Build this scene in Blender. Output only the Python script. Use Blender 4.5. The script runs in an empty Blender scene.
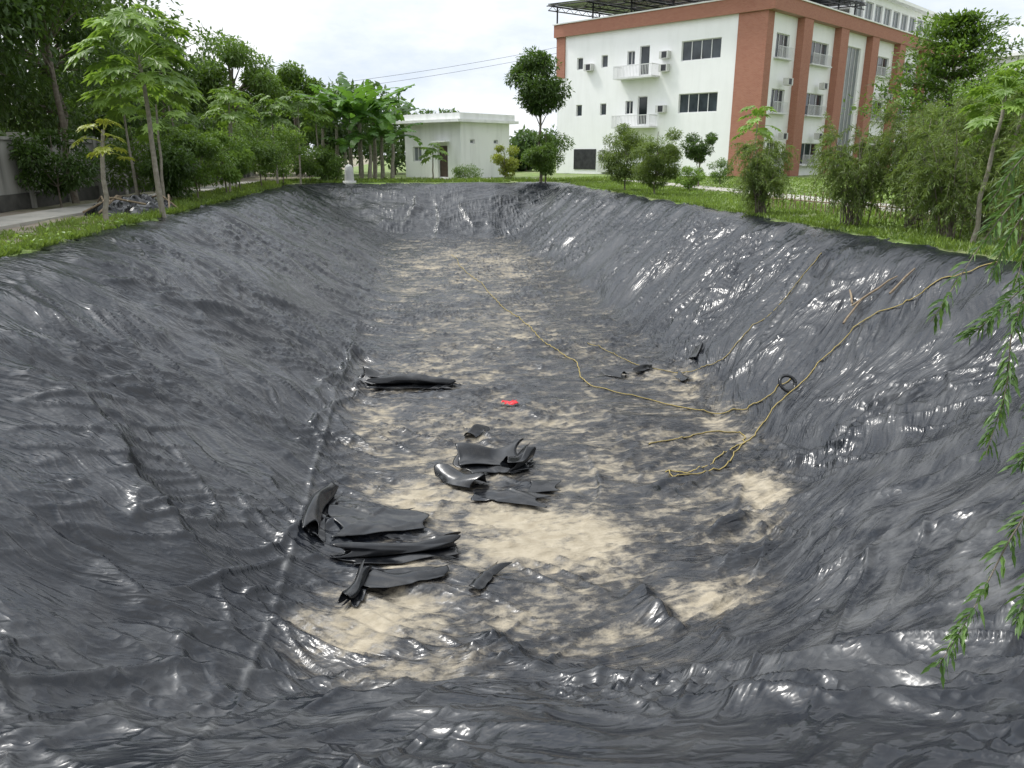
import bpy, math, random, numpy as np
from mathutils import Vector, Matrix
random.seed(7); RNG=np.random.default_rng(11)
H=1.7; PITCH=math.radians(16.6); YAW=math.radians(7.6)
scene=bpy.context.scene
scene.view_settings.view_transform='Standard'
scene.view_settings.look='None'; scene.view_settings.exposure=0

# ---------------------------------------------------------------- noise
_pr=np.random.default_rng(5)
PERM=_pr.permutation(256).astype(np.int32); PERM=np.concatenate([PERM,PERM])
ANG=_pr.uniform(0,2*np.pi,256); GX=np.cos(ANG); GY=np.sin(ANG)
def perlin(x,y,seed=0):
    x=np.asarray(x,float)+seed*17.37; y=np.asarray(y,float)+seed*9.73
    xi=np.floor(x).astype(np.int64); yi=np.floor(y).astype(np.int64)
    xf=x-xi; yf=y-yi
    u=xf*xf*xf*(xf*(xf*6-15)+10); v=yf*yf*yf*(yf*(yf*6-15)+10)
    def g(ix,iy,dx,dy):
        h=PERM[PERM[(ix+seed*31)&255]+(iy&255)]
        return GX[h]*dx+GY[h]*dy
    a=g(xi,yi,xf,yf); b=g(xi+1,yi,xf-1,yf); c=g(xi,yi+1,xf,yf-1); d=g(xi+1,yi+1,xf-1,yf-1)
    return ((a*(1-u)+b*u)*(1-v)+(c*(1-u)+d*u)*v)*1.5
def fbm(x,y,seed=0,o=4):
    r=0;a=1.;f=1.
    for i in range(o):
        r=r+a*perlin(x*f,y*f,seed+i*3); a*=.5; f*=2.03
    return r
# ---------------------------------------------------------------- pond shape
def tfield(X,Y):
    k=9.0
    wob=0.22*perlin(X*0+3.3,Y/7.0,2)+.05*perlin(X*0+1.3,Y/1.6,3)
    tl=(X+6.4+wob)/5.2; tr=(9.5-X+wob)/3.5; tn=(Y-0.3)/5.4; tf=(49.5-Y+.3*perlin(X/5,Y*0,4))/6.0
    td=1-((.847*X-.533*Y)+.66)/5.0
    s=0
    for q in (tl,tr,tn,tf,td): s=s+np.exp(-k*np.clip(q,-3,6))
    return -np.log(s)/k
def base(X,Y,t=None):
    if t is None: t=tfield(X,Y)
    q=22.
    sp=lambda a: np.logaddexp(0,q*a)/q
    z=-2.8*(sp(t)-sp(t-1))
    return z+(0.09*perlin(X/2.2,Y/2.2,8)+.04*perlin(X/.9,Y/.9,9))*np.exp(-(t/.12)**2)

FOLDS=[ # pts, height, width
 ([(-5.7,14.6),(-4.6,15.0),(-3.4,15.8),(-2.3,16.2)],.17,.11),
 ([(-5.2,18.0),(-3.8,18.5),(-2.2,19.8)],.10,.09),
 ([(-4.6,10.0),(-3.6,8.9),(-2.9,8.0),(-1.9,6.8)],.20,.26),
 ([(-3.6,7.0),(-2.4,6.4),(-1.3,6.0)],.12,.10),
 ([(-3.3,5.0),(-2.3,5.3),(-1.3,5.7),(-.3,5.9)],.11,.12),
 ([(-3.0,4.2),(-1.8,4.6),(-.5,4.9),(.6,5.2)],.11,.11),
 ([(-2.8,11.5),(-1.9,11.7),(-1.0,11.5)],.08,.09),
 ([(-1.9,13.2),(-1.5,15),(-1.4,17.5),(-1.5,21)],.10,.10),
 ([(-1.7,12.2),(-1.2,14),(-1.1,16)],.07,.07),
 ([(3.1,7.8),(3.7,8.2),(4.3,8.4)],.16,.10),
 ([(5.2,36.),(6.2,34.9),(7.2,33.6)],.22,.18),
 ([(2.3,7.1),(2.45,6.5),(2.5,6.0)],.14,.14),
 ([(.5,6.5),(.75,6.1),(1.0,5.5)],.11,.18),
 ([(.1,6.0),(.5,5.8),(1.1,5.7)],.07,.09),
 ([(1.0,5.6),(2.0,5.0),(3.1,4.6),(4.0,4.3),(5,4.2)],.17,.12),
 ([(1.2,5.1),(2.2,4.5),(3.3,4.1),(4.4,3.7)],.14,.10),
 ([(1.0,4.6),(2.0,4.2),(3.0,3.8),(4.4,3.3)],.14,.10),
 ([(3.6,6.2),(4.5,6.3),(5.5,6.0)],.12,.12),
 ([(4.2,7.4),(5.3,7.5),(6.6,7.2)],.12,.11),
 ([(4.6,8.6),(5.6,8.5),(6.8,8.0)],.10,.10),
 ([(5.0,9.8),(6.0,9.7),(7.4,9.2)],.11,.11),
 ([(6.1,13.6),(7.2,13.9),(8.4,14.2)],.08,.08),
 ([(6.2,17.0),(7.4,17.9),(8.6,18.6)],.11,.10),
 ([(6.2,21.0),(7.4,22.2),(8.7,23.2)],.11,.10),
 ([(1.9,8.2),(2.5,9.6),(2.7,11.0)],.05,.07),
 ([(-.6,17),(1.0,17.3),(2.6,16.8)],.06,.08),
 ([(0.2,22),(1.9,22.4),(3.6,21.8)],.07,.09),
 ([(-.3,44.5),(.4,46.4),(.6,48)],.14,.2),
 ([(3.8,44.3),(3.2,46.2),(3.4,48)],.14,.2),
 ([(1.5,43),(1.9,45.5),(1.7,48)],.10,.18),
]
def fold_h(X,Y):
    out=np.zeros_like(X)
    Xw=X+.16*perlin(X/.9,Y/.9,21)+.04*perlin(X/.3,Y/.3,22); Yw=Y+.16*perlin(X/.9,Y/.9,23)+.04*perlin(X/.3,Y/.3,24)
    for pts,h,w in FOLDS:
        P=np.array(pts,float)
        m=(X>P[:,0].min()-1)&(X<P[:,0].max()+1)&(Y>P[:,1].min()-1)&(Y<P[:,1].max()+1)
        if not m.any(): continue
        x=Xw[m];y=Yw[m]; best=np.full(x.shape,9.); sg=np.zeros(x.shape); par=np.zeros(x.shape)
        n=len(P)-1
        for i in range(n):
            a=P[i];d=P[i+1]-a;L2=(d**2).sum()
            t=np.clip(((x-a[0])*d[0]+(y-a[1])*d[1])/L2,0,1)
            dx=x-a[0]-t*d[0];dy=y-a[1]-t*d[1];dd=np.hypot(dx,dy)
            s=np.sign(d[0]*dy-d[1]*dx)
            k=dd<best; best=np.where(k,dd,best); sg=np.where(k,s,sg); par=np.where(k,(i+t)/n,par)
        env=np.clip(np.sin(np.pi*np.clip(par,.02,.98)),0,1)**.7
        ww=np.where(sg>0,w*.5,w*1.6)
        e=h*env*np.exp(-(best/ww)**1.4)
        tmp=out[m]; tmp=np.maximum(tmp,e); out[m]=tmp
    return out
def warpc(X,Y,t):
    floor=1/(1+np.exp(-(t-1.0)*14))
    skew=np.where(X<2,.28*(X-2),-.42*(X-2))*(1-floor)
    wx=.55*perlin(X/2.6,Y/2.6,31); wy=.50*perlin(X/2.0,Y/2.0,32)+.07*perlin(X/.55,Y/.55,30)
    return X+wx,Y+skew+wy,floor
def disp(X,Y,t):
    m=1/(1+np.exp(-(t+.03)*40))
    a,b,floor=warpc(X,Y,t)
    n1=perlin(a/1.6,b/.36,33)
    n2=perlin(a/.75,b/.185,35)
    n3=perlin(a/1.1+.25*b,b/.26,29)
    n4=perlin(a/.36+.35*b,b/.105,36)
    rid=1-np.sqrt(n1*n1+.003)*1.8
    rid2=1-np.sqrt(n2*n2+.004)*1.8
    rid3=1-np.sqrt(n3*n3+.003)*1.8
    mod=np.clip(.6+1.0*perlin(X/2.6,Y/3.0,37),.15,1.5)
    modf=np.clip(.6+1.2*perlin(X/1.3,Y/1.1,38),.10,1.5)
    big=.095*perlin(X/1.8,Y/1.1,39)*(1-.5*floor)+.045*perlin(a/1.1,b/.55,40)
    amp=.062*(1-floor)+.042*floor
    h=amp*mod*rid+.028*modf*rid2+.024*mod*rid3+.009*modf*n2+.0060*n4*modf+big
    c1=perlin((X*.8+Y*.6)/1.5,(Y*.8-X*.6)/.38,41); c2=perlin((X*.7-Y*.7)/1.6,(Y*.7+X*.7)/.44,42)
    h+= .045*np.clip(1-np.abs(c1)*6.5,0,1)**1.2*np.clip(perlin(X/2.5,Y/2.5,43)*2+.4,0,1)
    h+= .045*np.clip(1-np.abs(c2)*6.5,0,1)**1.2*np.clip(perlin(X/2.8,Y/2.8,44)*2+.4,0,1)
    seam=.02*np.exp(-((X+1.45+.05*perlin(Y/1.3,Y*0,45))/.035)**2)*(Y>3)*(Y<16)
    return (h+seam)*m*(.55+.45*np.clip((t+.0)*6,0,1)) + fold_h(X,Y)*m + .02
def surf(x,y):
    X=np.array([x],float);Y=np.array([y],float);t=tfield(X,Y)
    return float((base(X,Y,t)+disp(X,Y,t))[0])
SANDB=[(1.62,8.2,1.1,.85,.95),(1.0,8.9,.6,.6,.8),(.1,9.5,.7,.9,.72),(-.45,6.6,.7,.7,1.0),(-.1,7.6,.5,.6,.72),(3.1,6.6,.9,.55,.75),(4.7,9.1,.5,.95,.85),(4.2,8.3,.7,.6,.55),
 (.0,5.7,1.0,.45,.78),(2.2,5.4,.9,.4,.65),(.6,10.8,.9,1.3,.48),(1.2,12.5,1.6,2.0,.36),(.4,15.5,2.0,2.8,.36),(2.2,20,3,6,.30),(2.6,33,4.5,9,.42),(2.8,12.6,1.3,1,.38),(5.4,14.5,1.1,1.4,.38),(2.6,10.2,1.3,1,.36),(-.6,12.5,.6,2.6,.38),(3.6,11.2,1.5,1.1,.34),(5.2,12,.9,1.2,.38),(3.4,8.8,1.6,1.2,.28),(1.5,6.8,1.8,1.1,.36)]
def sandmask(X,Y,h,t):
    s=np.zeros_like(X)
    for x,y,rx,ry,a in SANDB:
        s=np.maximum(s, a*np.exp(-((X-x)/rx)**2-((Y-y)/ry)**2))
    n=.30*perlin(X/.6,Y/.28,51)+.26*perlin(X/.24,Y/.10,52)+.16*perlin(X/.1,Y/.05,53)
    fl=1/(1+np.exp(-(t-.93)*30))
    return (s*1.05+n-(h-.06)*3.2)*fl - (1-fl)*.5

# ---------------------------------------------------------------- mesh builder
class MB:
    def __init__(s): s.v=[];s.f=[];s.m=[];s.r=[];s.n=0;s.sm=[]
    def quads(s,V,F,mat=0,rnd=None,smooth=False):
        V=np.asarray(V,float).reshape(-1,3);F=np.asarray(F,int).reshape(-1,4)
        s.v.append(V);s.f.append(F+s.n);s.m.append(np.full(len(F),mat));s.sm.append(np.full(len(F),smooth))
        s.r.append(np.full(len(V),.5) if rnd is None else np.broadcast_to(rnd,(len(V),)).astype(float)); s.n+=len(V)
    def box(s,x0,x1,y0,y1,z0,z1,mat=0):
        V=[(x,y,z) for z in (z0,z1) for y in (y0,y1) for x in (x0,x1)]
        s.quads(V,[(0,2,3,1),(4,5,7,6),(0,1,5,4),(2,6,7,3),(0,4,6,2),(1,3,7,5)],mat)
    def tube(s,P,R,mat=0,k=7,rnd=.5,cap=True):
        P=np.asarray(P,float);n=len(P);R=np.broadcast_to(R,(n,))
        T=np.gradient(P,axis=0);T/=np.linalg.norm(T,axis=1)[:,None]+1e-9
        up=np.array([0,0,1.]) if abs(T[0][2])<.9 else np.array([1.,0,0])
        V=[];N=np.cross(T[0],up);N/=np.linalg.norm(N)
        for i in range(n):
            N=N-T[i]*N.dot(T[i]);N/=np.linalg.norm(N)+1e-9;B=np.cross(T[i],N)
            for j in range(k):
                a=2*math.pi*j/k; V.append(P[i]+R[i]*(math.cos(a)*N+math.sin(a)*B))
        F=[]
        for i in range(n-1):
            for j in range(k):
                a=i*k+j;b=i*k+(j+1)%k;F.append((a,b,b+k,a+k))
        s.quads(V,F,mat,rnd,True)
    def leaves(s,C,D,Nn,L,W,mat=1,rnd=None,bend=0.0):
        C=np.asarray(C);D=np.asarray(D);n=len(C)
        D=D/(np.linalg.norm(D,axis=1)[:,None]+1e-9)
        S=np.cross(D,Nn);S/=np.linalg.norm(S,axis=1)[:,None]+1e-9
        L=np.broadcast_to(L,(n,))[:,None];W=np.broadcast_to(W,(n,))[:,None]
        U=np.cross(S,D)
        v0=C;v1=C+D*L*.42+S*W*.5+U*W*.12;v2=C+D*L-np.array([0,0,1.])*L*bend;v3=C+D*L*.42-S*W*.5+U*W*.12
        V=np.stack([v0,v1,v2,v3],1).reshape(-1,3)
        F=np.arange(4*n).reshape(n,4)
        r=None if rnd is None else np.repeat(np.broadcast_to(rnd,(n,)),4)
        s.quads(V,F,mat,r)
    def build(s,name,mats,parent=None,loc=None,rotz=0):
        V=np.concatenate(s.v);F=np.concatenate(s.f).astype(np.int32)
        me=bpy.data.meshes.new(name)
        me.vertices.add(len(V));me.vertices.foreach_set('co',V.astype(np.float32).ravel())
        me.loops.add(F.size);me.loops.foreach_set('vertex_index',F.ravel())
        me.polygons.add(len(F));me.polygons.foreach_set('loop_start',np.arange(0,F.size,4,dtype=np.int32))
        me.polygons.foreach_set('loop_total',np.full(len(F),4,dtype=np.int32))
        me.polygons.foreach_set('material_index',np.concatenate(s.m).astype(np.int32))
        me.polygons.foreach_set('use_smooth',np.concatenate(s.sm).astype(bool))
        me.update(calc_edges=True)
        at=me.attributes.new('rnd','FLOAT','POINT');at.data.foreach_set('value',np.concatenate(s.r).astype(np.float32))
        for m in mats: me.materials.append(m)
        o=bpy.data.objects.new(name,me);bpy.context.collection.objects.link(o)
        if loc is not None:o.location=loc
        o.rotation_euler=(0,0,rotz)
        if parent:o.parent=parent
        return o
def empty(name,loc=(0,0,0),rotz=0):
    e=bpy.data.objects.new(name,None);e.location=loc;e.rotation_euler=(0,0,rotz);bpy.context.collection.objects.link(e);return e

# ---------------------------------------------------------------- materials
def mat(name):
    m=bpy.data.materials.new(name);m.use_nodes=True
    nt=m.node_tree;return m,nt,nt.nodes['Principled BSDF']
def N(nt,t,**k):
    n=nt.nodes.new(t)
    for a,b in k.items():
        if hasattr(n,a) and a not in n.inputs: setattr(n,a,b)
        else: n.inputs[a].default_value=b
    return n
def pos(nt): return nt.nodes.new('ShaderNodeNewGeometry').outputs['Position']
def ramp(nt,src,stops):
    r=nt.nodes.new('ShaderNodeValToRGB');el=r.color_ramp.elements
    while len(el)<len(stops): el.new(.5)
    for e,(p,c) in zip(el,stops): e.position=p;e.color=(*c,1) if len(c)==3 else c
    nt.links.new(src,r.inputs[0]);return r.outputs[0]
def noise(nt,scale,detail=5,vec=None,mp=None,rough=.55,out=0):
    n=N(nt,'ShaderNodeTexNoise');n.inputs['Scale'].default_value=scale;n.inputs['Detail'].default_value=detail;n.inputs['Roughness'].default_value=rough
    v=vec if vec is not None else pos(nt)
    if mp is not None:
        m=nt.nodes.new('ShaderNodeMapping');m.inputs['Scale'].default_value=mp;nt.links.new(v,m.inputs[0]);v=m.outputs[0]
    nt.links.new(v,n.inputs['Vector']);return n.outputs[out]
def mixc(nt,f,a,b,blend='MIX'):
    m=nt.nodes.new('ShaderNodeMix');m.data_type='RGBA';m.blend_type=blend
    for s,i in ((f,0),(a,6),(b,7)):
        if isinstance(s,(int,float)): m.inputs[i].default_value=s
        elif isinstance(s,tuple): m.inputs[i].default_value=(*s,1)
        else: nt.links.new(s,m.inputs[i])
    return m.outputs[2]
def math_(nt,op,a,b=None,clamp=False):
    m=nt.nodes.new('ShaderNodeMath');m.operation=op;m.use_clamp=clamp
    for s,i in ((a,0),(b,1)):
        if s is None: continue
        if isinstance(s,(int,float)): m.inputs[i].default_value=s
        else: nt.links.new(s,m.inputs[i])
    return m.outputs[0]
def bump(nt,bsdf,h,strength=.4,dist=.02):
    b=nt.nodes.new('ShaderNodeBump');b.inputs['Strength'].default_value=strength;b.inputs['Distance'].default_value=dist
    nt.links.new(h,b.inputs['Height']);nt.links.new(b.outputs[0],bsdf.inputs['Normal'])
def simple(name,c1,c2,scale=3,rough=.8,bs=.3,bd=.01,metal=0,detail=4):
    m,nt,b=mat(name);n=noise(nt,scale,detail)
    nt.links.new(ramp(nt,n,[(.3,c1),(.7,c2)]),b.inputs['Base Color'])
    b.inputs['Roughness'].default_value=rough;b.inputs['Metallic'].default_value=metal
    if bs: bump(nt,b,noise(nt,scale*8,3),bs,bd)
    return m
def foliage(name,dark,light,trans=.35):
    m,nt,b=mat(name)
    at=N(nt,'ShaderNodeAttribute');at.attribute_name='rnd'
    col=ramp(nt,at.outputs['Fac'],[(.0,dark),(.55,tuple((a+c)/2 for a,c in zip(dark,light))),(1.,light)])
    nt.links.new(col,b.inputs['Base Color']);b.inputs['Roughness'].default_value=.45
    tr=nt.nodes.new('ShaderNodeBsdfTranslucent')
    nt.links.new(mixc(nt,.5,col,(light[0]*1.5,light[1]*1.5,light[2]*.7)),tr.inputs[0])
    mx=nt.nodes.new('ShaderNodeMixShader');mx.inputs[0].default_value=trans
    nt.links.new(b.outputs[0],mx.inputs[1]);nt.links.new(tr.outputs[0],mx.inputs[2])
    nt.links.new(mx.outputs[0],nt.nodes['Material Output'].inputs[0]);return m
M_dark=foliage('foliage_dark',(.014,.035,.010),(.10,.18,.03))
M_mid=foliage('foliage_mid',(.025,.06,.012),(.17,.28,.045))
M_lite=foliage('foliage_light',(.05,.11,.02),(.26,.40,.07))
M_yel=foliage('foliage_yellow',(.10,.14,.02),(.36,.40,.06))
M_wil=foliage('foliage_willow',(.045,.08,.02),(.21,.29,.065))
M_twig=foliage('foliage_twig',(.03,.075,.02),(.15,.26,.06))
M_ban=foliage('foliage_banana',(.03,.08,.015),(.15,.30,.05),.35)
M_far=foliage('foliage_far',(.035,.07,.025),(.12,.20,.06))
M_grass=foliage('grass_blades',(.05,.09,.02),(.24,.34,.06),.3)
M_bark=simple('bark',(.10,.08,.06),(.24,.21,.17),9,.9,.6,.02)
M_barkl=simple('bark_light',(.2,.18,.14),(.36,.33,.27),9,.9,.5,.02)
M_white=simple('white_wall',(.78,.78,.77),(.85,.85,.84),.6,.85,.1,.005)
def weather(name,base_c,stain,amt=.5):
    m,nt,b=mat(name)
    n=noise(nt,1.4,5,mp=(1.2,1.2,.18));n2=noise(nt,.5,4)
    f=math_(nt,'MULTIPLY',ramp(nt,n,[(.45,(0,0,0)),(.75,(1,1,1))]),amt)
    c=mixc(nt,f,base_c,stain);c=mixc(nt,math_(nt,'MULTIPLY',ramp(nt,n2,[(.4,(0,0,0)),(.8,(1,1,1))]),.2),c,tuple(x*.7 for x in base_c))
    nt.links.new(c,b.inputs['Base Color']);b.inputs['Roughness'].default_value=.85
    return m
M_wallw=weather('painted_wall',(.88,.88,.88),(.68,.68,.66),.25)
M_hut=weather('hut_wall',(.80,.81,.79),(.45,.46,.43),.4)
M_conc=weather('old_concrete',(.34,.33,.30),(.07,.07,.06),.95)
M_post=weather('post_concrete',(.50,.50,.48),(.30,.30,.29),.5)
M_glass,_nt,_b=mat('window_glass');_b.inputs['Roughness'].default_value=.08
_nt.links.new(ramp(_nt,noise(_nt,.45,3),[(.35,(.012,.016,.02)),(.7,(.07,.085,.10))]),_b.inputs['Base Color'])
M_glassg,_nt,_b=mat('grey_glass');_b.inputs['Base Color'].default_value=(.16,.18,.19,1);_b.inputs['Roughness'].default_value=.25
M_frame=simple('white_frame',(.6,.6,.6),(.72,.72,.72),2,.5,0)
M_steel=simple('dark_steel',(.03,.03,.035),(.06,.06,.065),3,.5,0,metal=.4)
M_panel=simple('solar_panel',(.008,.01,.018),(.02,.022,.03),2,.25,0)
M_door=simple('brown_door',(.05,.03,.025),(.09,.06,.05),4,.5,0)
M_ac=simple('ac_shell',(.5,.5,.48),(.62,.62,.6),4,.5,0)
M_brick,nt,b=mat('red_brick')
br=N(nt,'ShaderNodeTexBrick');br.inputs['Scale'].default_value=1.0
br.inputs['Color1'].default_value=(.33,.125,.08,1);br.inputs['Color2'].default_value=(.40,.17,.11,1);br.inputs['Mortar'].default_value=(.40,.27,.21,1)
br.inputs['Brick Width'].default_value=.24;br.inputs['Row Height'].default_value=.08;br.inputs['Mortar Size'].default_value=.008
tc=N(nt,'ShaderNodeTexCoord');sx=N(nt,'ShaderNodeSeparateXYZ');nt.links.new(tc.outputs['Object'],sx.inputs[0])
cx=N(nt,'ShaderNodeCombineXYZ');nt.links.new(math_(nt,'ADD',sx.outputs[0],sx.outputs[1]),cx.inputs[0]);nt.links.new(sx.outputs[2],cx.inputs[1])
nt.links.new(cx.outputs[0],br.inputs['Vector'])
nt.links.new(mixc(nt,math_(nt,'MULTIPLY',noise(nt,.8,5),.4),br.outputs[0],(.27,.095,.06)),b.inputs['Base Color']);b.inputs['Roughness'].default_value=.85
# liner
M_liner,nt,b=mat('black_geomembrane')
P=pos(nt)
at=N(nt,'ShaderNodeAttribute');at.attribute_name='sand'
ad=N(nt,'ShaderNodeAttribute');ad.attribute_name='dust'
aw=N(nt,'ShaderNodeAttribute');aw.attribute_name='wc';WC=aw.outputs['Vector']
nf=noise(nt,8,6,P,(1,1.6,1),.65);nf2=noise(nt,45,3,P)
sv=math_(nt,'ADD',at.outputs['Fac'],math_(nt,'MULTIPLY',math_(nt,'SUBTRACT',nf,.5),1.1))
sv=math_(nt,'ADD',sv,math_(nt,'MULTIPLY',math_(nt,'SUBTRACT',nf2,.5),.35))
smask=ramp(nt,sv,[(.30,(0,0,0)),(.50,(.36,.36,.36)),(.80,(1,1,1))])
film=ramp(nt,sv,[(.0,(0,0,0)),(.5,(1,1,1))])
dn=noise(nt,1.6,7,WC,(1,2.6,1),.62)
df=ramp(nt,dn,[(.42,(0,0,0)),(.75,(1,1,1))])
df=math_(nt,'MULTIPLY',df,ad.outputs['Fac'])
c=mixc(nt,df,(.007,.009,.0135),(.25,.25,.245))
c=mixc(nt,math_(nt,'MULTIPLY',film,.17),c,(.33,.285,.22))
sandc=ramp(nt,noise(nt,6,6,P),[(.3,(.27,.23,.165)),(.7,(.40,.35,.265))])
c=mixc(nt,smask,c,sandc);nt.links.new(c,b.inputs['Base Color'])
r0=ramp(nt,noise(nt,.9,4,P),[(.3,(.17,.17,.17)),(.7,(.28,.28,.28))])
r1=math_(nt,'ADD',r0,math_(nt,'MULTIPLY',math_(nt,'ADD',df,math_(nt,'MULTIPLY',film,.18)),.4));r2=mixc(nt,smask,r1,(.9,.9,.9))
nt.links.new(r2,b.inputs['Roughness']);b.inputs['IOR'].default_value=1.53
n5=noise(nt,3.2,2,WC,(.8,3.0,1),.5)
rg=math_(nt,'ABSOLUTE',math_(nt,'SUBTRACT',noise(nt,4.2,1,WC,(.9,2.5,1),.5),.5))
rg2=math_(nt,'ABSOLUTE',math_(nt,'SUBTRACT',noise(nt,9.0,1,P,(.9,1.6,1),.5),.5))
bh=math_(nt,'SUBTRACT',n5,math_(nt,'MULTIPLY',rg,1.7))
bh=math_(nt,'SUBTRACT',bh,math_(nt,'MULTIPLY',rg2,.55))
bump(nt,b,bh,.55,.035)
M_scrap,nt,b=mat('black_liner_scrap')
P=pos(nt);nt.links.new(mixc(nt,math_(nt,'MULTIPLY',ramp(nt,noise(nt,5,6,P),[(.5,(0,0,0)),(.8,(1,1,1))]),.10),(.007,.008,.010),(.3,.28,.25)),b.inputs['Base Color'])
b.inputs['Roughness'].default_value=.24;b.inputs['IOR'].default_value=1.52;bump(nt,b,noise(nt,5,1,P),.3,.03)
M_ground,nt,b=mat('ground_soil_grass')
P=pos(nt);sx=N(nt,'ShaderNodeSeparateXYZ');nt.links.new(P,sx.inputs[0])
g=ramp(nt,noise(nt,.9,7,P),[(.3,(.08,.14,.025)),(.5,(.14,.22,.045)),(.72,(.22,.29,.07))])
soil=ramp(nt,noise(nt,1.7,7,P),[(.3,(.19,.155,.115)),(.7,(.36,.31,.25))])
nn=noise(nt,.35,6,P,None,.65)
left=math_(nt,'GREATER_THAN',-7.3,sx.outputs[0])
thr=ramp(nt,nn,[(.44,(0,0,0)),(.56,(1,1,1))])
f=math_(nt,'ADD',math_(nt,'MULTIPLY',thr,.35),math_(nt,'MULTIPLY',left,.7),True)
c=mixc(nt,f,g,soil);nt.links.new(c,b.inputs['Base Color']);b.inputs['Roughness'].default_value=.95;bump(nt,b,noise(nt,14,4,P),.8,.04)
M_path=weather('concrete_path',(.42,.40,.36),(.22,.21,.18),.6)
M_rope=simple('yellow_rope',(.27,.21,.07),(.42,.33,.12),30,.85,0)
M_red=simple('red_plastic',(.62,.02,.03),(.7,.04,.05),10,.4,.2)
M_wood=simple('weathered_wood',(.16,.11,.07),(.33,.26,.17),12,.9,.4,.01)

# ---------------------------------------------------------------- liner mesh
xs=np.arange(-7.6,10.8,.0235)
ys=[-.6]
while ys[-1]<51.5: ys.append(ys[-1]+max(.014,.0038*(ys[-1]+1.5)))
ys=np.array(ys)
X,Y=np.meshgrid(xs,ys);T=tfield(X,Y);B=base(X,Y,T);D=disp(X,Y,T)
Z=B+D;S=sandmask(X,Y,D,T)
gy,gx=np.gradient(B,ys,xs)
Xd=X-gx*D*.7;Yd=Y-gy*D*.7
nx=len(xs);ny=len(ys);idx=np.arange(nx*ny).reshape(ny,nx)
edge=-.105+.06*perlin(X/.9,Y/.9,61)+.03*perlin(X/.25,Y/.25,62)
Z=Z+.05*np.clip(1-(T-edge)/.03,0,1)*np.clip(perlin(X/.7,Y/.7,63)*2,0,1)
keep=T>edge
kf=keep[:-1,:-1]&keep[:-1,1:]&keep[1:,1:]&keep[1:,:-1]
F=np.stack([idx[:-1,:-1],idx[:-1,1:],idx[1:,1:],idx[1:,:-1]],-1)[kf]
used=np.zeros(nx*ny,bool);used[F.ravel()]=True
rm=np.cumsum(used)-1
V=np.stack([Xd,Yd,Z],-1).reshape(-1,3)[used];F=rm[F].astype(np.int32)
me=bpy.data.meshes.new('pond_liner')
me.vertices.add(len(V));me.vertices.foreach_set('co',V.astype(np.float32).ravel())
me.loops.add(F.size);me.loops.foreach_set('vertex_index',F.ravel())
me.polygons.add(len(F));me.polygons.foreach_set('loop_start',np.arange(0,F.size,4,dtype=np.int32));me.polygons.foreach_set('loop_total',np.full(len(F),4,dtype=np.int32))
me.polygons.foreach_set('use_smooth',np.ones(len(F),bool));me.update(calc_edges=True)
dust=.08+.08*perlin(X/4,Y/4,71)+.75*np.exp(-((X+1.45+.05*perlin(Y/.6,Y*0,46)+.03*perlin(Y/.15,X/.2,48))/.035)**2)*(Y>3)*(Y<15.5)*np.clip(perlin(X*0,Y/.5,47)+.35,0,1)
dust=dust+.34*np.exp(-((X-5.0)/1.6)**2-((Y-6)/2.4)**2)+.18*np.exp(-((X-7.2)/1.6)**2-((Y-10)/2.5)**2)+.3*np.exp(-((Y-46.5)/3)**2)+.12*np.exp(-((X+2.7)/1.)**2-((Y-9)/3.)**2)+.20*np.exp(-((Y-4.6)/1.)**2)
for nm,A in (('sand',S),('dust',dust)):
    at=me.attributes.new(nm,'FLOAT','POINT');at.data.foreach_set('value',A.reshape(-1)[used].astype(np.float32))
wa,wb,_f=warpc(X,Y,T)
at=me.attributes.new('wc','FLOAT_VECTOR','POINT');at.data.foreach_set('vector',np.stack([wa,wb,wa*0],-1).reshape(-1,3)[used].astype(np.float32).ravel())
me.materials.append(M_liner)
o=bpy.data.objects.new('pond_liner',me);bpy.context.collection.objects.link(o)

# ---------------------------------------------------------------- ground
def axis(c0,c1,step,far):
    a=list(np.arange(c0,c1,step));d=step
    lo=[c0];hi=[a[-1]]
    while lo[-1]>-far: d*=1.25;lo.append(lo[-1]-d)
    d=step
    while hi[-1]<far: d*=1.25;hi.append(hi[-1]+d)
    return np.array(lo[1:][::-1]+a+hi[1:])
gx_=axis(-16,20,.25,2500);gy_=axis(-4,62,.25,2500)
X2,Y2=np.meshgrid(gx_,gy_);T2=tfield(X2,Y2)
Z2=base(X2,Y2,T2)-.34/(1+np.exp(-(T2-.00)*60))+.05*fbm(X2/2.5,Y2/2.5,81,3)*np.clip(-T2*3,0,1)
i=np.arange(X2.size).reshape(X2.shape)
g=MB();g.quads(np.stack([X2,Y2,Z2],-1),np.stack([i[:-1,:-1],i[:-1,1:],i[1:,1:],i[1:,:-1]],-1),0,None,True)
g.build('ground',[M_ground])
def path(name,pts,w,z=.07,m=M_path):
    b=MB();P=np.array(pts,float);Tn=np.gradient(P,axis=0);Tn/=np.linalg.norm(Tn,axis=1)[:,None];S=np.stack([-Tn[:,1],Tn[:,0]],1)*w/2
    L=P+S;R=P-S
    V=[];n=len(P)
    for k in range(n):
        V+= [(L[k][0],L[k][1],z),(R[k][0],R[k][1],z),(R[k][0],R[k][1],-.1),(L[k][0],L[k][1],-.1)]
    F=[]
    for k in range(n-1):
        a=4*k
        for q in range(4): F.append((a+q,a+(q+1)%4,a+4+(q+1)%4,a+4+q))
    F.append((0,1,2,3));b.quads(V,F,0);return b.build(name,[m])
path('concrete_path',[(-10.4,0),(-10.3,20),(-10.2,40),(-9.5,52),(-6,57),(4,57.2),(12,56),(15,50),(15.6,35),(16,10)],1.5)

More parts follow.
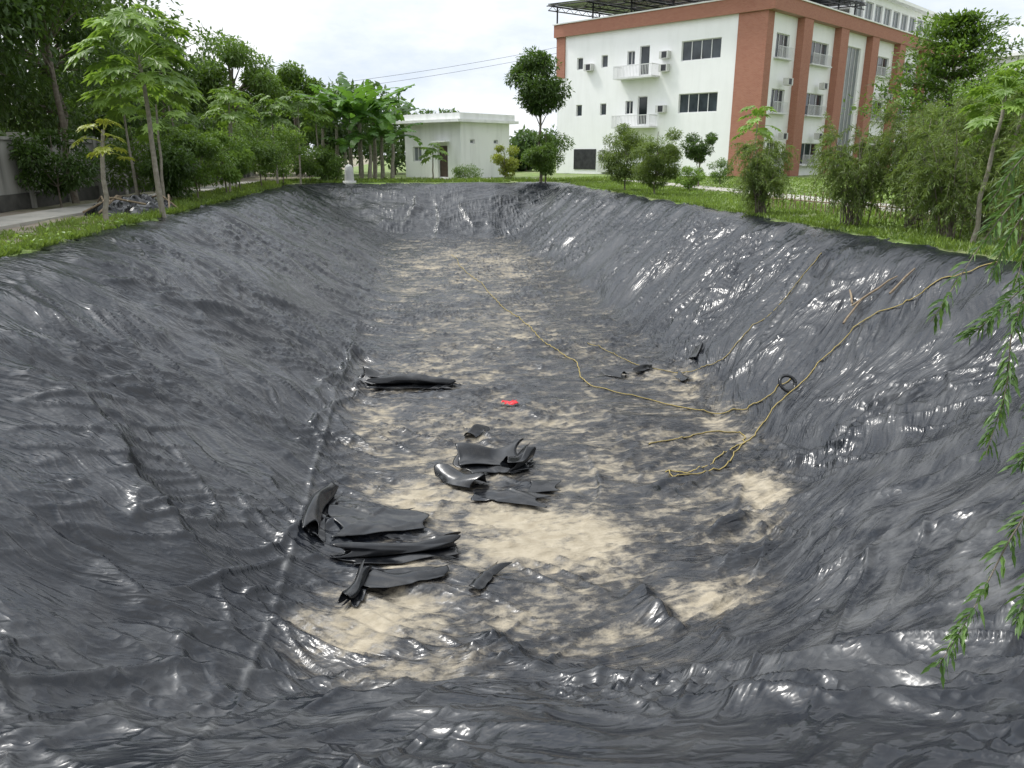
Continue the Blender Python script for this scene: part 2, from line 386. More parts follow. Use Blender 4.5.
# ---------------------------------------------------------------- vegetation helpers
def rnd_unit(n):
    v=RNG.normal(size=(n,3));return v/np.linalg.norm(v,axis=1)[:,None]
def curve_pts(a,b,sag=0.,n=5,j=.05):
    a=np.array(a,float);b=np.array(b,float);t=np.linspace(0,1,n)[:,None]
    P=a*(1-t)+b*t;P[:,2]+=(4*t*(1-t))[:,0]*sag
    P[1:-1]+=RNG.normal(size=(n-2,3))*j;return P
def tree(name,x,y,h,cw,cb,nclump,nleaf,leafL,mats,trunk_r=.12,clr=.28,lean=(0,0),flat=1.,z0=0,wl=.42,topbias=0):
    b=MB();top=np.array([x+lean[0],y+lean[1],h*.82]);P=curve_pts((x,y,z0-.1),top,0,7,.04*h/5)
    b.tube(P,np.linspace(trunk_r,trunk_r*.3,7),0,8)
    cz=(cb+h)/2;rz=(h-cb)/2
    for i in range(nclump):
        d=rnd_unit(1)[0];rr=RNG.uniform(.35,1)**.6
        if topbias: d[2]=abs(d[2])*topbias+d[2]*(1-topbias)
        c=np.array([x+lean[0]*.7+d[0]*cw*rr*.82,y+lean[1]*.7+d[1]*cw*rr*.82,cz+d[2]*rz*rr*.82*flat])
        s=P[min(6,2+int(4*np.clip((c[2]-1)/(h),0,1)))]
        b.tube(curve_pts(s,c,.1,4,.05),np.linspace(trunk_r*.35,trunk_r*.08,4),0,5)
        n=nleaf//nclump;r=cw*clr*RNG.uniform(.65,1.35)
        u=rnd_unit(n);q=RNG.uniform(.15,1,n)**.5
        C=c+u*q[:,None]*r*np.array([1.15,1.15,.75])
        Dn=u*.6+rnd_unit(n)*.8+np.array([0,0,-.35]);Nn=rnd_unit(n)*.7+np.array([0,0,1.])
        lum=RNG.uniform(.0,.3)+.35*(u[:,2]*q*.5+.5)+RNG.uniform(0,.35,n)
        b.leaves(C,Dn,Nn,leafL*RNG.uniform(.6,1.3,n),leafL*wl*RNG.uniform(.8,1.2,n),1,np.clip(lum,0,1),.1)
    return b.build(name,mats)
def feathery(name,x,y,h,w,nst,mats,leafL=.11,z0=0,droop=1.0):
    b=MB()
    for i in range(nst):
        a=RNG.uniform(0,6.28);r=w*RNG.uniform(.15,1.)
        st=np.array([x+RNG.normal()*.12*w,y+RNG.normal()*.12*w,z0-.05]);hh=h*RNG.uniform(.5,1.0)
        tp=np.array([x+math.cos(a)*r,y+math.sin(a)*r,z0+hh])
        t=np.linspace(0,1,9)[:,None];mid=np.array([st[0]*.6+tp[0]*.4,st[1]*.6+tp[1]*.4,hh*.75])
        P=(1-t)**2*st+2*t*(1-t)*mid+t*t*tp
        b.tube(P,np.linspace(.016,.003,len(P)),0,4)
        for k in range(9):
            f=RNG.uniform(.25,1.)**.8;q=P[int(f*(len(P)-1))]
            aa=a+RNG.normal()*1.2
            d=np.array([math.cos(aa),math.sin(aa),RNG.uniform(.1,1.3)])
            L=RNG.uniform(.25,.8)*(.35+.25*h);m=14;tt=np.linspace(0,1,m)[:,None]
            S=q+d*L*tt*.8+np.array([0,0,-1.])*L*1.0*droop*tt**2*RNG.uniform(.4,1.5)
            b.tube(S[::4],.003,0,3)
            kk=4
            C=np.repeat(S,kk,0);n=len(C);dr=np.repeat(np.gradient(S,axis=0),kk,0);dr/=np.linalg.norm(dr,axis=1)[:,None]
            C=C+RNG.normal(size=(n,3))*.012
            b.leaves(C,dr*.7+rnd_unit(n)*.8+np.array([0,0,-.15]),rnd_unit(n)+np.array([0,0,.6]),leafL*RNG.uniform(.6,1.3,n),leafL*.17,1,np.clip(RNG.uniform(.0,.6)+.25*f+RNG.uniform(-.15,.3,n),0,1),.1)
    return b.build(name,mats)
def papaya(name,x,y,h,nl,R,mats,lean=(0,0),r0=.07,pet=.8,z0=0,levels=1.0):
    b=MB();P=curve_pts((x,y,z0-.1),(x+lean[0],y+lean[1],z0+h),0,7,.03);b.tube(P,np.linspace(r0,r0*.55,7),0,8)
    for i in range(nl):
        a=i*2.4+RNG.normal()*.2;f=i/nl;el=1.1-1.35*(1-f)+RNG.normal()*.15
        s=P[-1]-np.array([0,0,(1-f)*.6*levels]);L=pet*RNG.uniform(.75,1.2)
        d=np.array([math.cos(a)*math.cos(el),math.sin(a)*math.cos(el),math.sin(el)])
        e=s+d*L;e[2]-=.08*L
        b.tube(curve_pts(s,e,.06,4,.0),np.linspace(.014,.007,4),1,4,rnd=.8)
        nrm=np.array([d[0]*.4,d[1]*.4,.95])+RNG.normal(size=3)*.15;nrm/=np.linalg.norm(nrm)
        o=np.array([d[0],d[1],-.15]);o=o-nrm*o.dot(nrm);o/=np.linalg.norm(o);sd=np.cross(nrm,o)
        rr=R*RNG.uniform(.7,1.15);lum=RNG.uniform(.25,.95)
        for k in range(9):
            th=(k-4)*.62;dd=o*math.cos(th)+sd*math.sin(th);Lk=rr*(1-.35*abs(k-4)/4)
            b.leaves(np.array([e]),np.array([dd+np.array([0,0,-.15])]),np.array([nrm]),Lk,Lk*.42,1,min(1,max(0,lum+RNG.normal()*.07)),.14)
            for sgn in (-1,1):
                d2=dd*math.cos(.5)+np.cross(nrm,dd)*math.sin(.5)*sgn
                b.leaves(np.array([e+dd*Lk*.4]),np.array([d2+np.array([0,0,-.15])]),np.array([nrm]),Lk*.45,Lk*.2,1,min(1,max(0,lum+RNG.normal()*.07)),.1)
    return b.build(name,mats)
def banana(name,x,y,h,nl,mats):
    b=MB();b.tube(curve_pts((x,y,-.1),(x+.1,y,h*.5),0,5,.03),np.linspace(.16,.09,5),0,9)
    for i in range(nl):
        a=i*2.4+RNG.normal()*.3;L=h*RNG.uniform(.42,.60);el=RNG.uniform(.85,1.45);w=RNG.uniform(.32,.44)
        n=14;t=np.linspace(0,1,n);hd=np.array([math.cos(a),math.sin(a),0])
        ph=el-t*RNG.uniform(.9,2.1);st=L/n
        C=np.cumsum(np.stack([np.cos(ph)*hd[0],np.cos(ph)*hd[1],np.sin(ph)],1)*st,0)+np.array([x+.1,y,h*.5])
        sd=np.array([-hd[1],hd[0],0]);wid=w*np.clip(np.sin(np.pi*np.clip(t*1.02-.08,0,1)),0,1)**.6+.015
        up=np.stack([-np.sin(ph)*hd[0],-np.sin(ph)*hd[1],np.cos(ph)],1)
        lum=RNG.uniform(.1,.95)
        for sgn in (-1,1):
            for k in range(n-1):
                jag=RNG.uniform(-.4,.05)
                dr=-.35*wid[k]*RNG.uniform(.3,1.8)
                v=[C[k],C[k+1],C[k+1]+sgn*sd*wid[k+1]*(1+jag)+up[k+1]*(.15*wid[k+1])+[0,0,dr],C[k]+sgn*sd*wid[k]*.96+up[k]*.15*wid[k]+[0,0,dr]]
                b.quads(v,[(0,1,2,3)],1,lum+RNG.normal()*.06)
    return b.build(name,mats)
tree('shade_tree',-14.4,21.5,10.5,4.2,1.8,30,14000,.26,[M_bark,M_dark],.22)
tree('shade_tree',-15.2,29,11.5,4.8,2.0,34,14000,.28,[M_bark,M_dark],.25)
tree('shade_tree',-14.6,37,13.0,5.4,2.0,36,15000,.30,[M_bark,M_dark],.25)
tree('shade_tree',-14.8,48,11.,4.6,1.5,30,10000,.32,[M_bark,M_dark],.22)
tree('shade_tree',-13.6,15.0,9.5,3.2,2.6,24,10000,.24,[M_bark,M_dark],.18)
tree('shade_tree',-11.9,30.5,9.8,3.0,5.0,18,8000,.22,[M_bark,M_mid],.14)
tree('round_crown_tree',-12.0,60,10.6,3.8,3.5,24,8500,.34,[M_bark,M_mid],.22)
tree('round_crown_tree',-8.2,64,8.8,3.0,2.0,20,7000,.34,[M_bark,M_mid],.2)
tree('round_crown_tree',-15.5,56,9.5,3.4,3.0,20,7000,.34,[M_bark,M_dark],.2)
papaya('papaya_tree',-6.8,23.2,4.3,38,.66,[M_barkl,M_lite],(-.15,0),.085,1.2,levels=1.3)
papaya('papaya_tree',-7.7,21.4,2.3,9,.36,[M_barkl,M_yel],(.25,0),.075,.5)
for (x,y,h,n,R) in [(-8.3,28.5,3.3,14,.5),(-8.6,33,3.5,18,.55),(-7.9,37,3.9,18,.6),(-8.4,41,4.2,18,.6),(-7.0,45,4.2,18,.65),(-6.4,50,4.6,16,.7),(-9.6,30,3.8,18,.55),(-5.4,53,4.4,16,.7)]:
    papaya('papaya_tree',x,y,h,n,R,[M_barkl,random.choice([M_mid,M_lite])],(RNG.normal()*.2,0),.06,.8)
for (x,y,h,w,m) in [(-7.9,31.5,2.7,1.2,M_mid),(-8.3,29.5,2.2,1.0,M_dark),(-7.6,35.,2.9,1.2,M_lite),(-7.9,39.5,3.2,1.4,M_mid),(-7.5,43,3.6,1.6,M_mid),(-7.0,47,3.6,1.6,M_lite),(-10.8,34,3.4,1.5,M_mid),(-11.4,28,2.8,1.2,M_dark),(-11.2,43,4,1.8,M_mid),(-6.0,51.5,3.0,1.5,M_mid),(-8.8,52,4.4,1.9,M_dark),(-9.6,47,4.2,1.7,M_mid),(-9.4,38,3.8,1.5,M_dark),(-4.9,52.2,2.2,1.3,M_mid)]:
    tree('leafy_shrub',x,y,h,w,.25,16,4000,.17,[M_bark,m],.04,.34)
for (x,y,h,n) in [(-3.0,55.2,7.4,13),(-1.6,56.0,6.7,12),(-4.6,55.6,7.2,12),(-.9,55.0,4.8,10),(-3.8,57,7.8,12),(-2.4,54.6,4.6,10),(-5.6,56.5,6.8,11),(-2.2,57.5,7.6,11),(-4.0,54.4,3.8,9)]:
    banana('banana_plant',x,y,h,n,[M_barkl,M_ban])
papaya('papaya_sapling',1.9,56.2,2.1,12,.55,[M_barkl,M_lite],(0,0),.06,.7)
tree('broad_leaf_tree',8.6,50.6,8.3,2.0,4.0,26,11000,.24,[M_bark,M_dark],.11,.34)
tree('leafy_shrub',8.8,49.9,4.0,1.6,.3,20,8000,.16,[M_bark,M_mid],.05,.32)
tree('leafy_shrub',6.6,53,2.6,1.0,.2,12,3600,.15,[M_bark,M_yel],.04,.38)
tree('leafy_shrub',4.3,57.6,.9,1.3,.1,10,1800,.13,[M_bark,M_mid],.03,.3)
tree('willow_shrub',10.4,37,3.3,1.3,.1,30,12000,.15,[M_bark,M_wil],.04,.27,wl=.25)
tree('willow_shrub',10.5,32.6,3.2,1.2,.1,30,12000,.14,[M_bark,M_wil],.04,.27,wl=.25)
tree('garden_tree',15.6,41,3.2,1.0,1.3,12,3500,.15,[M_bark,M_dark],.06,.3)
tree('round_bush',13.4,36.5,1.35,.75,.1,14,3500,.09,[M_bark,M_lite],.04,.3)
tree('round_bush',18.0,44,1.5,.9,.1,12,2500,.1,[M_bark,M_mid],.04,.3)
papaya('papaya_tree',16.8,37,3.4,14,.55,[M_barkl,M_lite],(0,0),.05,.8)
feathery('weeping_bottlebrush',10.15,21.6,2.2,.85,26,[M_bark,M_wil],.13)
feathery('weeping_bottlebrush',10.6,17.6,2.6,1.0,30,[M_bark,M_wil],.12)
feathery('weeping_bottlebrush',11.5,16.5,3.0,1.0,30,[M_bark,M_wil],.12)
feathery('weeping_bottlebrush',10.9,14.6,2.3,.9,26,[M_bark,M_wil],.11)
feathery('weeping_bottlebrush',12.5,15.5,3.1,1.1,30,[M_bark,M_wil],.12)
feathery('weeping_bottlebrush',11.2,12.7,2.6,.9,28,[M_bark,M_wil],.10)
feathery('weeping_bottlebrush',13.8,19.0,3.2,1.3,30,[M_bark,M_wil],.14)
feathery('weeping_bottlebrush',14.6,17.4,3.3,1.3,28,[M_bark,M_wil],.14)
papaya('papaya_tree',11.0,14.0,2.85,20,.36,[M_barkl,M_lite],(.35,.2),.05,.5)
papaya('papaya_tree',12.2,14.8,3.1,20,.38,[M_barkl,M_lite],(.1,.0),.05,.55)
def layered(name,x,y,h,w,mats):
    b=MB();b.tube(curve_pts((x,y,-.1),(x,y,h),0,7,.05),np.linspace(.22,.03,7),0,8)
    for lv in range(9):
        z=h*(.34+.64*lv/8);r=w*(1-.72*(lv/8)**1.3)*RNG.uniform(.75,1.15)
        for k in range(8):
            a=k*.8+lv*1.3+RNG.normal()*.25;rr=r*RNG.uniform(.55,1.15)
            e=np.array([x+math.cos(a)*rr,y+math.sin(a)*rr,z+.22*rr])
            b.tube(curve_pts((x,y,z-.3),e,.05,4,.03),np.linspace(.05,.012,4),0,4)
            n=190;f=RNG.uniform(.15,1.05,n)[:,None]
            C=np.array([x,y,z-.2])*(1-f)+e*f+RNG.normal(size=(n,3))*np.array([.4,.4,.14])
            b.leaves(C,rnd_unit(n)+np.array([math.cos(a),math.sin(a),.2]),rnd_unit(n)*.5+np.array([0,0,1.]),.38*RNG.uniform(.6,1.2,n),.14,1,np.clip(RNG.uniform(0,.4)+RNG.uniform(0,.5,n),0,1))
    return b.build(name,mats)
layered('layered_tree',35.2,49,10.0,5.6,[M_bark,M_mid])
tree('shade_tree',29,36,5.8,3.0,1.2,24,8000,.24,[M_bark,M_mid],.14)
tree('shade_tree',26.5,31,5.0,2.6,.8,22,8000,.2,[M_bark,M_mid],.12)
def treeline(name,pts,hmin,hmax,m,n=170,L=.6,cw=2.2):
    b=MB()
    for (x,y) in pts:
        h=RNG.uniform(hmin,hmax);b.tube([(x,y,-.1),(x,y,h*.6)],[.2,.1],0,5)
        for k in range(9):
            c=np.array([x+RNG.normal()*cw*.6,y+RNG.normal()*cw*.6,h*RNG.uniform(.25,.9)]);u=rnd_unit(n);q=RNG.uniform(.2,1,n)**.5
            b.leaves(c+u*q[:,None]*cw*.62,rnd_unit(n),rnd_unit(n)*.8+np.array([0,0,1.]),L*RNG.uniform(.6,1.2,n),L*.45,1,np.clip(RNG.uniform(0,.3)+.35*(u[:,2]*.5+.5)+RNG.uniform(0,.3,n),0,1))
    return b.build(name,[M_bark,m])
treeline('distant_trees',[(-24+i*1.7+RNG.normal(),70+RNG.normal()*4+(i%3)*3) for i in range(13)]+[(-3+i*2.0,76+RNG.normal()*3) for i in range(5)],5.0,7.5,M_far)
treeline('distant_trees',[(8+i*1.6,84+RNG.normal()*2) for i in range(5)],2.5,4.0,M_far)
treeline('distant_trees',[(46+i*3.2+RNG.normal(),52+i*-1.2+RNG.normal()*3) for i in range(12)],5.0,7.5,M_far)
treeline('distant_trees',[(-16-RNG.uniform(0,5),14+i*4.0) for i in range(12)],6,9,M_dark,150,.5)
treeline('distant_trees',[(60+i*5,90-i*2) for i in range(10)]+[(-60+i*4,95) for i in range(12)],6,9,M_far,120,.8,3)
b=MB()
b.tube(curve_pts((4.6,-.9,-.1),(4.2,-.2,2.3),0,6,.04),np.linspace(.09,.05,6),0,9)
b.tube([(4.2,-.2,2.3),(3.8,.5,2.7),(3.2,1.3,2.75),(2.7,1.9,2.4)],[.05,.035,.025,.014],0,7)
b.tube([(4.3,-.4,1.7),(3.8,.4,2.0),(3.1,1.1,1.9),(2.5,1.6,1.5)],[.045,.03,.02,.012],0,7)
def strand(P,kk=4,LL=.07):
    P=np.array(P,float)
    t=np.linspace(0,len(P)-1,60);i0=np.clip(t.astype(int),0,len(P)-2);f=(t-i0)[:,None]
    Pm=np.vstack([2*P[0]-P[1],P,2*P[-1]-P[-2]]);p0=Pm[i0];p1=Pm[i0+1];p2=Pm[i0+2];p3=Pm[i0+3]
    S=.5*((2*p1)+(-p0+p2)*f+(2*p0-5*p1+4*p2-p3)*f**2+(-p0+3*p1-3*p2+p3)*f**3)
    b.tube(S,np.linspace(.0045,.0012,60),0,5)
    Ln=np.linalg.norm(np.diff(S,axis=0),axis=1).sum();n=int(Ln/.0075)
    k=np.sort(RNG.uniform(2,59,n)).astype(int);dr=np.gradient(S,axis=0)[k];dr/=np.linalg.norm(dr,axis=1)[:,None]
    side=rnd_unit(n);side-=dr*(side*dr).sum(1)[:,None];side/=np.linalg.norm(side,axis=1)[:,None]
    ll=LL*RNG.uniform(.45,1.2,n);bc=S[k]+side*.001;D0=dr*.75+side*.7;rn=np.clip(RNG.uniform(.1,.9,n),0,1);Nn=rnd_unit(n)*.7+np.array([0,0,.8])
    b.leaves(bc,D0,Nn,ll*.62,ll*.17,1,rn,.02)
    D0n=D0/np.linalg.norm(D0,axis=1)[:,None]
    b.leaves(bc+D0n*(ll*.34)[:,None],D0n+np.array([0,0,-.45]),Nn,ll*.62,ll*.15,1,rn,.06)
strand([(2.7,1.9,2.4),(2.45,2.4,1.95),(2.19,2.43,1.68),(1.99,2.41,1.5),(1.74,2.34,1.16)])
strand([(2.7,1.9,2.4),(2.45,2.3,1.7),(2.2,2.35,1.4),(2.0,2.3,1.25),(1.86,2.31,1.10)])
strand([(2.6,2.0,2.2),(2.3,2.4,1.8),(2.15,2.5,1.5),(2.06,2.5,1.28)])
strand([(2.6,2.0,2.2),(2.35,2.5,1.9),(2.2,2.6,1.7),(2.1,2.6,1.55)])
strand([(2.6,2.0,2.1),(2.3,2.2,1.7),(2.05,2.3,1.5),(1.95,2.25,1.3)])
strand([(2.5,1.6,1.5),(2.15,2.1,1.5),(1.95,2.16,1.3),(1.86,2.12,1.18),(1.83,2.07,1.0),(1.76,2.02,.80)])
strand([(2.5,1.6,1.5),(2.2,2.05,1.4),(2.02,2.1,1.22),(1.95,2.08,1.05),(1.92,2.05,.92)])
strand([(2.5,1.6,1.5),(2.2,1.9,1.25),(2.0,1.95,1.0),(1.86,1.95,.86),(1.80,1.93,.80)])
strand([(2.5,1.6,1.5),(2.1,1.8,1.1),(1.85,1.83,.85),(1.69,1.78,.67),(1.57,1.74,.45),(1.456,1.70,.294)])
strand([(2.4,1.6,1.3),(2.0,1.7,.9),(1.80,1.72,.66),(1.70,1.70,.52),(1.66,1.68,.43)])
strand([(2.4,1.6,1.2),(2.0,1.6,.75),(1.84,1.6,.5),(1.75,1.6,.36)])
b.build('weeping_bottlebrush_tree',[M_bark,M_twig])

def grass(name,n,fx,m,L=.17,wid=.016,thr=-.25):
    b=MB();P=fx(n);X_,Y_=P;T_=tfield(X_,Y_);cl=perlin(X_/.7,Y_/.7,91)+.4*perlin(X_/.25,Y_/.25,92)
    k=(T_<-.08+.04*perlin(X_/.6,Y_/.6,93))&(cl>thr)&(np.abs(X_+10.3)>.75);X_=X_[k];Y_=Y_[k];cl=cl[k];n=len(X_)
    C=np.stack([X_,Y_,np.full(n,-.02)+.03],1);d=rnd_unit(n)*.55+np.array([0,0,1.]);d[:,2]=np.abs(d[:,2])
    Ls=L*(RNG.uniform(.4,1.2,n))*(1+.8*np.clip(cl,0,1))
    b.leaves(C,d,rnd_unit(n),Ls,wid*RNG.uniform(.6,1.6,n),0,np.clip(RNG.uniform(.1,.9,n)+.2*cl,0,1),.15)
    return b.build(name,[m])
U=RNG.uniform
grass('rim_grass',36000,lambda n:(-6.85-U(0,1,n)**1.8*2.0,6+U(0,1,n)**1.3*30),M_grass,.16,.022,-.1)
grass('rim_grass',15000,lambda n:(-6.8-U(0,1,n)**1.3*2.2,25+U(0,1,n)*28),M_grass,.2,.04,-.05)
grass('rim_grass',38000,lambda n:(9.85+U(0,1,n)**1.5*4.0,9+U(0,1,n)**1.2*40),M_grass,.15,.03)
grass('rim_grass',14000,lambda n:(-8+U(0,1,n)*22,50.6+U(0,1,n)**1.4*5),M_grass,.22,.05)
grass('lawn_grass',26000,lambda n:(13+U(0,1,n)*16,16+U(0,1,n)*45),M_grass,.12,.06)
bw=MB();n=2600;xw=-6.9-U(0,1,n)**1.4*1.6;yw=9+U(0,1,n)**1.3*22;k=perlin(xw/.8,yw/.8,95)>.0;xw=xw[k];yw=yw[k];n=len(xw)
bw.leaves(np.stack([xw,yw,U(.02,.16,n)],1),rnd_unit(n)*np.array([1,1,.4]),rnd_unit(n)*.4+np.array([0,0,1.]),U(.06,.13,n),U(.04,.07,n),0,U(.3,1,n));bw.build('broadleaf_weeds',[M_lite])

# ---------------------------------------------------------------- buildings
def facade(mb,O,ux,nrm,W,z0,z1,rects,mw,mg=2,mf=3,depth=.18,mull=(2,1)):
    O=np.array(O,float);ux=np.array(ux,float);nrm=np.array(nrm,float);uz=np.array([0,0,1.])
    pt=lambda a,z,d=0:O+ux*a+uz*z+nrm*d
    As=sorted({0,W}|{r[0] for r in rects}|{r[1] for r in rects});Zs=sorted({z0,z1}|{r[2] for r in rects}|{r[3] for r in rects})
    for i in range(len(As)-1):
        for j in range(len(Zs)-1):
            a=(As[i]+As[i+1])/2;z=(Zs[j]+Zs[j+1])/2
            if any(r[0]<a<r[1] and r[2]<z<r[3] for r in rects): continue
            mb.quads([pt(As[i],Zs[j]),pt(As[i+1],Zs[j]),pt(As[i+1],Zs[j+1]),pt(As[i],Zs[j+1])],[(0,1,2,3)],mw)
    for r in rects:
        a0,a1,b0,b1=r[:4];g=r[4] if len(r)>4 else mg;mu=r[5] if len(r)>5 else mull
        c=[(a0,b0),(a1,b0),(a1,b1),(a0,b1)]
        for q in range(4):
            p0=c[q];p1=c[(q+1)%4];mb.quads([pt(*p0),pt(*p1),pt(*p1,-depth),pt(*p0,-depth)],[(0,1,2,3)],mw)
        mb.quads([pt(a,z,-depth) for a,z in c],[(0,1,2,3)],g)
        def bar(x0,x1,y0,y1):
            v=[pt(x,y,d) for d in (-depth+.003,-depth+.05) for (x,y) in ((x0,y0),(x1,y0),(x1,y1),(x0,y1))]
            mb.quads(v,[(4,5,6,7),(0,1,5,4),(1,2,6,5),(2,3,7,6),(3,0,4,7)],mf)
        t=.06
        bar(a0,a1,b0,b0+t);bar(a0,a1,b1-t,b1);bar(a0,a0+t,b0+t,b1-t);bar(a1-t,a1,b0+t,b1-t)
        for k in range(1,mu[0]): x=a0+(a1-a0)*k/mu[0];bar(x-.03,x+.03,b0+t,b1-t)
        for k in range(1,mu[1]):
            z=b0+(b1-b0)*k/mu[1]
            if mu[0]==1: bar(a0+t,a1-t,z-.025,z+.025)
e=empty('office_building',(27.1,59.5,0),math.atan2(.616,.788))
LX=46;LY=20.6
mb=MB()
R=[]
for fl in range(3):
    z=.9+fl*4.0
    if fl>0:
        R.append((3.7,7.3,z+.1,z+1.6,2,(4,1)))
        R.append((10.4,11.4,z-.7,z+1.6,2,(1,1)));R.append((11.9,12.7,z+.2,z+1.3,2,(2,1)))
    R.append((14.8,15.5,z+.2,z+1.2,2,(1,1)));R.append((17.6,18.3,z+.2,z+1.2,2,(1,1)))
facade(mb,(0,0,0),(0,1,0),(-1,0,0),LY,0,12,R,0)
R=[]
bays=[(1.3,4.3),(7.3,11.6),(14.3,18.6),(21.3,25.6),(28.3,32.6),(35.3,39.6)]
for i,(a,bb) in enumerate(bays):
    for fl in range(3):
        z=.9+fl*4.0
        if i==2:
            if fl==0:R.append((a+.5,bb-.5,.1,10.9,4,(4,1)))
        else:R.append((a+.4,bb-.4,z,z+1.75,2,(3,1)))
facade(mb,(0,0,0),(1,0,0),(0,-1,0),LX,0,12,R,0)
mb.quads([(LX,0,0),(LX,LY,0),(LX,LY,12),(LX,0,12)],[(0,1,2,3)],0)
mb.quads([(0,LY,0),(LX,LY,0),(LX,LY,12),(0,LY,12)],[(0,1,2,3)],0)
mb.quads([(0,0,11.98),(LX,0,11.98),(LX,LY,11.98),(0,LY,11.98)],[(0,1,2,3)],0)
mb.build('walls',[M_wallw,M_brick,M_glass,M_frame,M_glassg],e)
mb=MB()
mb.box(-.3,LX+.3,-.65,-.003,12.0,13.05,0);mb.box(-.3,-.003,-.003,LY+.3,12.0,13.05,0);mb.box(LX+.003,LX+.3,-.003,LY+.3,12.0,13.05,0);mb.box(-.003,LX+.003,LY+.003,LY+.3,12.,13.05,0)
mb.box(-.12,.9,-.12,-.003,0,11.997,0);mb.box(-.12,-.003,-.003,2.3,0,11.997,0)
mb.box(-.12,-.003,LY-.9,LY+.1,8.5,11.997,0)
for s in (5.8,12.9,19.9,26.9,33.9,40.9): mb.box(s-.8,s+.8,-.60,-.003,0,11.997,0)
mb.box(-.4,LX+.4,-.75,.25,13.053,13.15,1);mb.box(-.4,.25,.253,LY+.4,13.053,13.15,1)
mb.build('brick_cladding',[M_brick,M_white],e)
mb=MB()
for z in (3.9,7.9):
    mb.box(-1.15,-.003,9.3,13.3,z,z+.15,0)
    mb.box(-1.15,-1.1,9.3,13.3,z+1.0,z+1.06,0);mb.box(-1.1,-.003,9.3,9.35,z+1.0,z+1.06,0);mb.box(-1.1,-.003,13.25,13.3,z+1.0,z+1.06,0)
    for k in range(27): y=9.33+k*.151;mb.box(-1.14,-1.11,y,y+.03,z+.15,z+1.0,0)
    for k in range(7): x=-1.05+k*.15;mb.box(x,x+.03,9.31,9.34,z+.15,z+1.0,0);mb.box(x,x+.03,13.26,13.29,z+.15,z+1.0,0)
for i,(a,bb) in enumerate(bays):
    if i==2: continue
    a+=.3;bb-=.3
    for fl in range(3):
        z=.9+fl*4.0;mb.box(a-.1,bb+.1,-.4,-.003,z-.12,z-.02,0)
        for k in range(int((bb-a)/.16)): x=a+k*.16;mb.box(x,x+.025,-.38,-.355,z-.02,z+.75,0)
        mb.box(a,bb,-.385,-.35,z+.753,z+.79,0)
mb.build('balconies_and_grilles',[M_frame],e)
mb=MB()
for (x,z) in [(9.2,3.6),(9.2,7.6),(22.4,3.4),(22.6,7.5),(24.2,7.5),(2.6,7.55),(2.6,3.5)]:
    mb.box(x,x+.85,-.85,-.42,z-.65,z-.13,0);mb.box(x+.12,x+.6,-.857,-.853,z-.6,z-.18,1)
for (y,z) in [(8.3,9.6),(8.3,8.6),(8.4,5.4),(16.3,9.2),(13.6,1.2)]:
    mb.box(-.45,-.02,y,y+.85,z-.3,z+.28,0);mb.box(-.457,-.453,y+.12,y+.6,z-.25,z+.23,1)
mb.box(-.06,-.003,15.8,18.4,.4,2.2,1);mb.box(-.5,-.06,14.0,15.2,.2,2.0,0)
mb.build('air_conditioners',[M_ac,M_steel],e)
mb=MB()
zf=lambda xx,yy:14.0+.03*(xx)+.035*(yy)
for i in range(6):
    for j in range(5):
        x=-1.2+i*3.1;y=-.3+j*4.25
        V=[]
        for dz in (0,.06):
            for (a,c_) in ((x,y),(x+3.0,y),(x+3.0,y+4.15),(x,y+4.15)): V.append((a,c_,zf(a,c_)+dz))
        mb.quads(V,[(0,1,2,3),(4,5,6,7),(0,1,5,4),(1,2,6,5),(2,3,7,6),(3,0,4,7)],0)
for j in range(6):
    y=-.2+j*4.2;mb.tube([(-1.2,y,zf(-1.2,y)-.1),(17.2,y,zf(17.2,y)-.1)],.07,1,4);mb.tube([(-1.2,y,zf(-1.2,y)-.5),(17.2,y,zf(17.2,y)-.5)],.05,1,4)
    for k in range(15):
        x=-1.2+k*1.2;mb.tube([(x,y,zf(x,y)-.5),(x+.6,y,zf(x,y)-.1),(x+1.2,y,zf(x,y)-.48)],.03,1,4)
    for x in (0.6,6.8,13,16.5): mb.tube([(x,y+.5,12),(x,y+.5,zf(x,y)-.05)],.08,1,5)
for i in range(7):
    x=-1.2+i*3.1;mb.tube([(x,-.3,zf(x,-.3)-.12),(x,21,zf(x,21)-.12)],.05,1,4)
mb.build('solar_canopy',[M_panel,M_steel],e)
mb=MB()
R=[(1.2+k*2.35,1.2+k*2.35+1.85,1.3,3.4,4,(2,1)) for k in range(10)]
facade(mb,(17.5,1.2,12.0),(1,0,0),(0,-1,0),25,0,4.0,R,0)
facade(mb,(17.5,1.2,12.0),(0,1,0),(-1,0,0),9,0,4.0,[(2,4,1.3,3.2,4,(2,1)),(5.5,7.5,1.3,3.2,4,(2,1))],0)
mb.quads([(42.5,1.2,12),(42.5,10.2,12),(42.5,10.2,16),(42.5,1.2,16)],[(0,1,2,3)],0)
mb.quads([(17.5,10.2,12),(42.5,10.2,12),(42.5,10.2,16),(17.5,10.2,16)],[(0,1,2,3)],0)
mb.box(17.1,43.1,.5,10.8,16.003,16.3,1)
mb.build('penthouse',[M_wallw,M_white,M_glass,M_frame,M_glassg],e)
e2=empty('utility_building',(4.1,59.4,0),math.atan2(.65,.75))
mb=MB()
facade(mb,(0,0,0),(0,1,0),(-1,0,0),6.2,0,4.0,[(1.4,2.5,.02,2.4,2,(1,1)),(4.3,5.3,1.2,2.3,4,(2,1))],0)
facade(mb,(0,0,0),(1,0,0),(0,-1,0),5.4,0,4.0,[(1.0,1.5,2.5,2.8,4,(1,1)),(3.6,4.1,2.5,2.8,4,(1,1))],0)
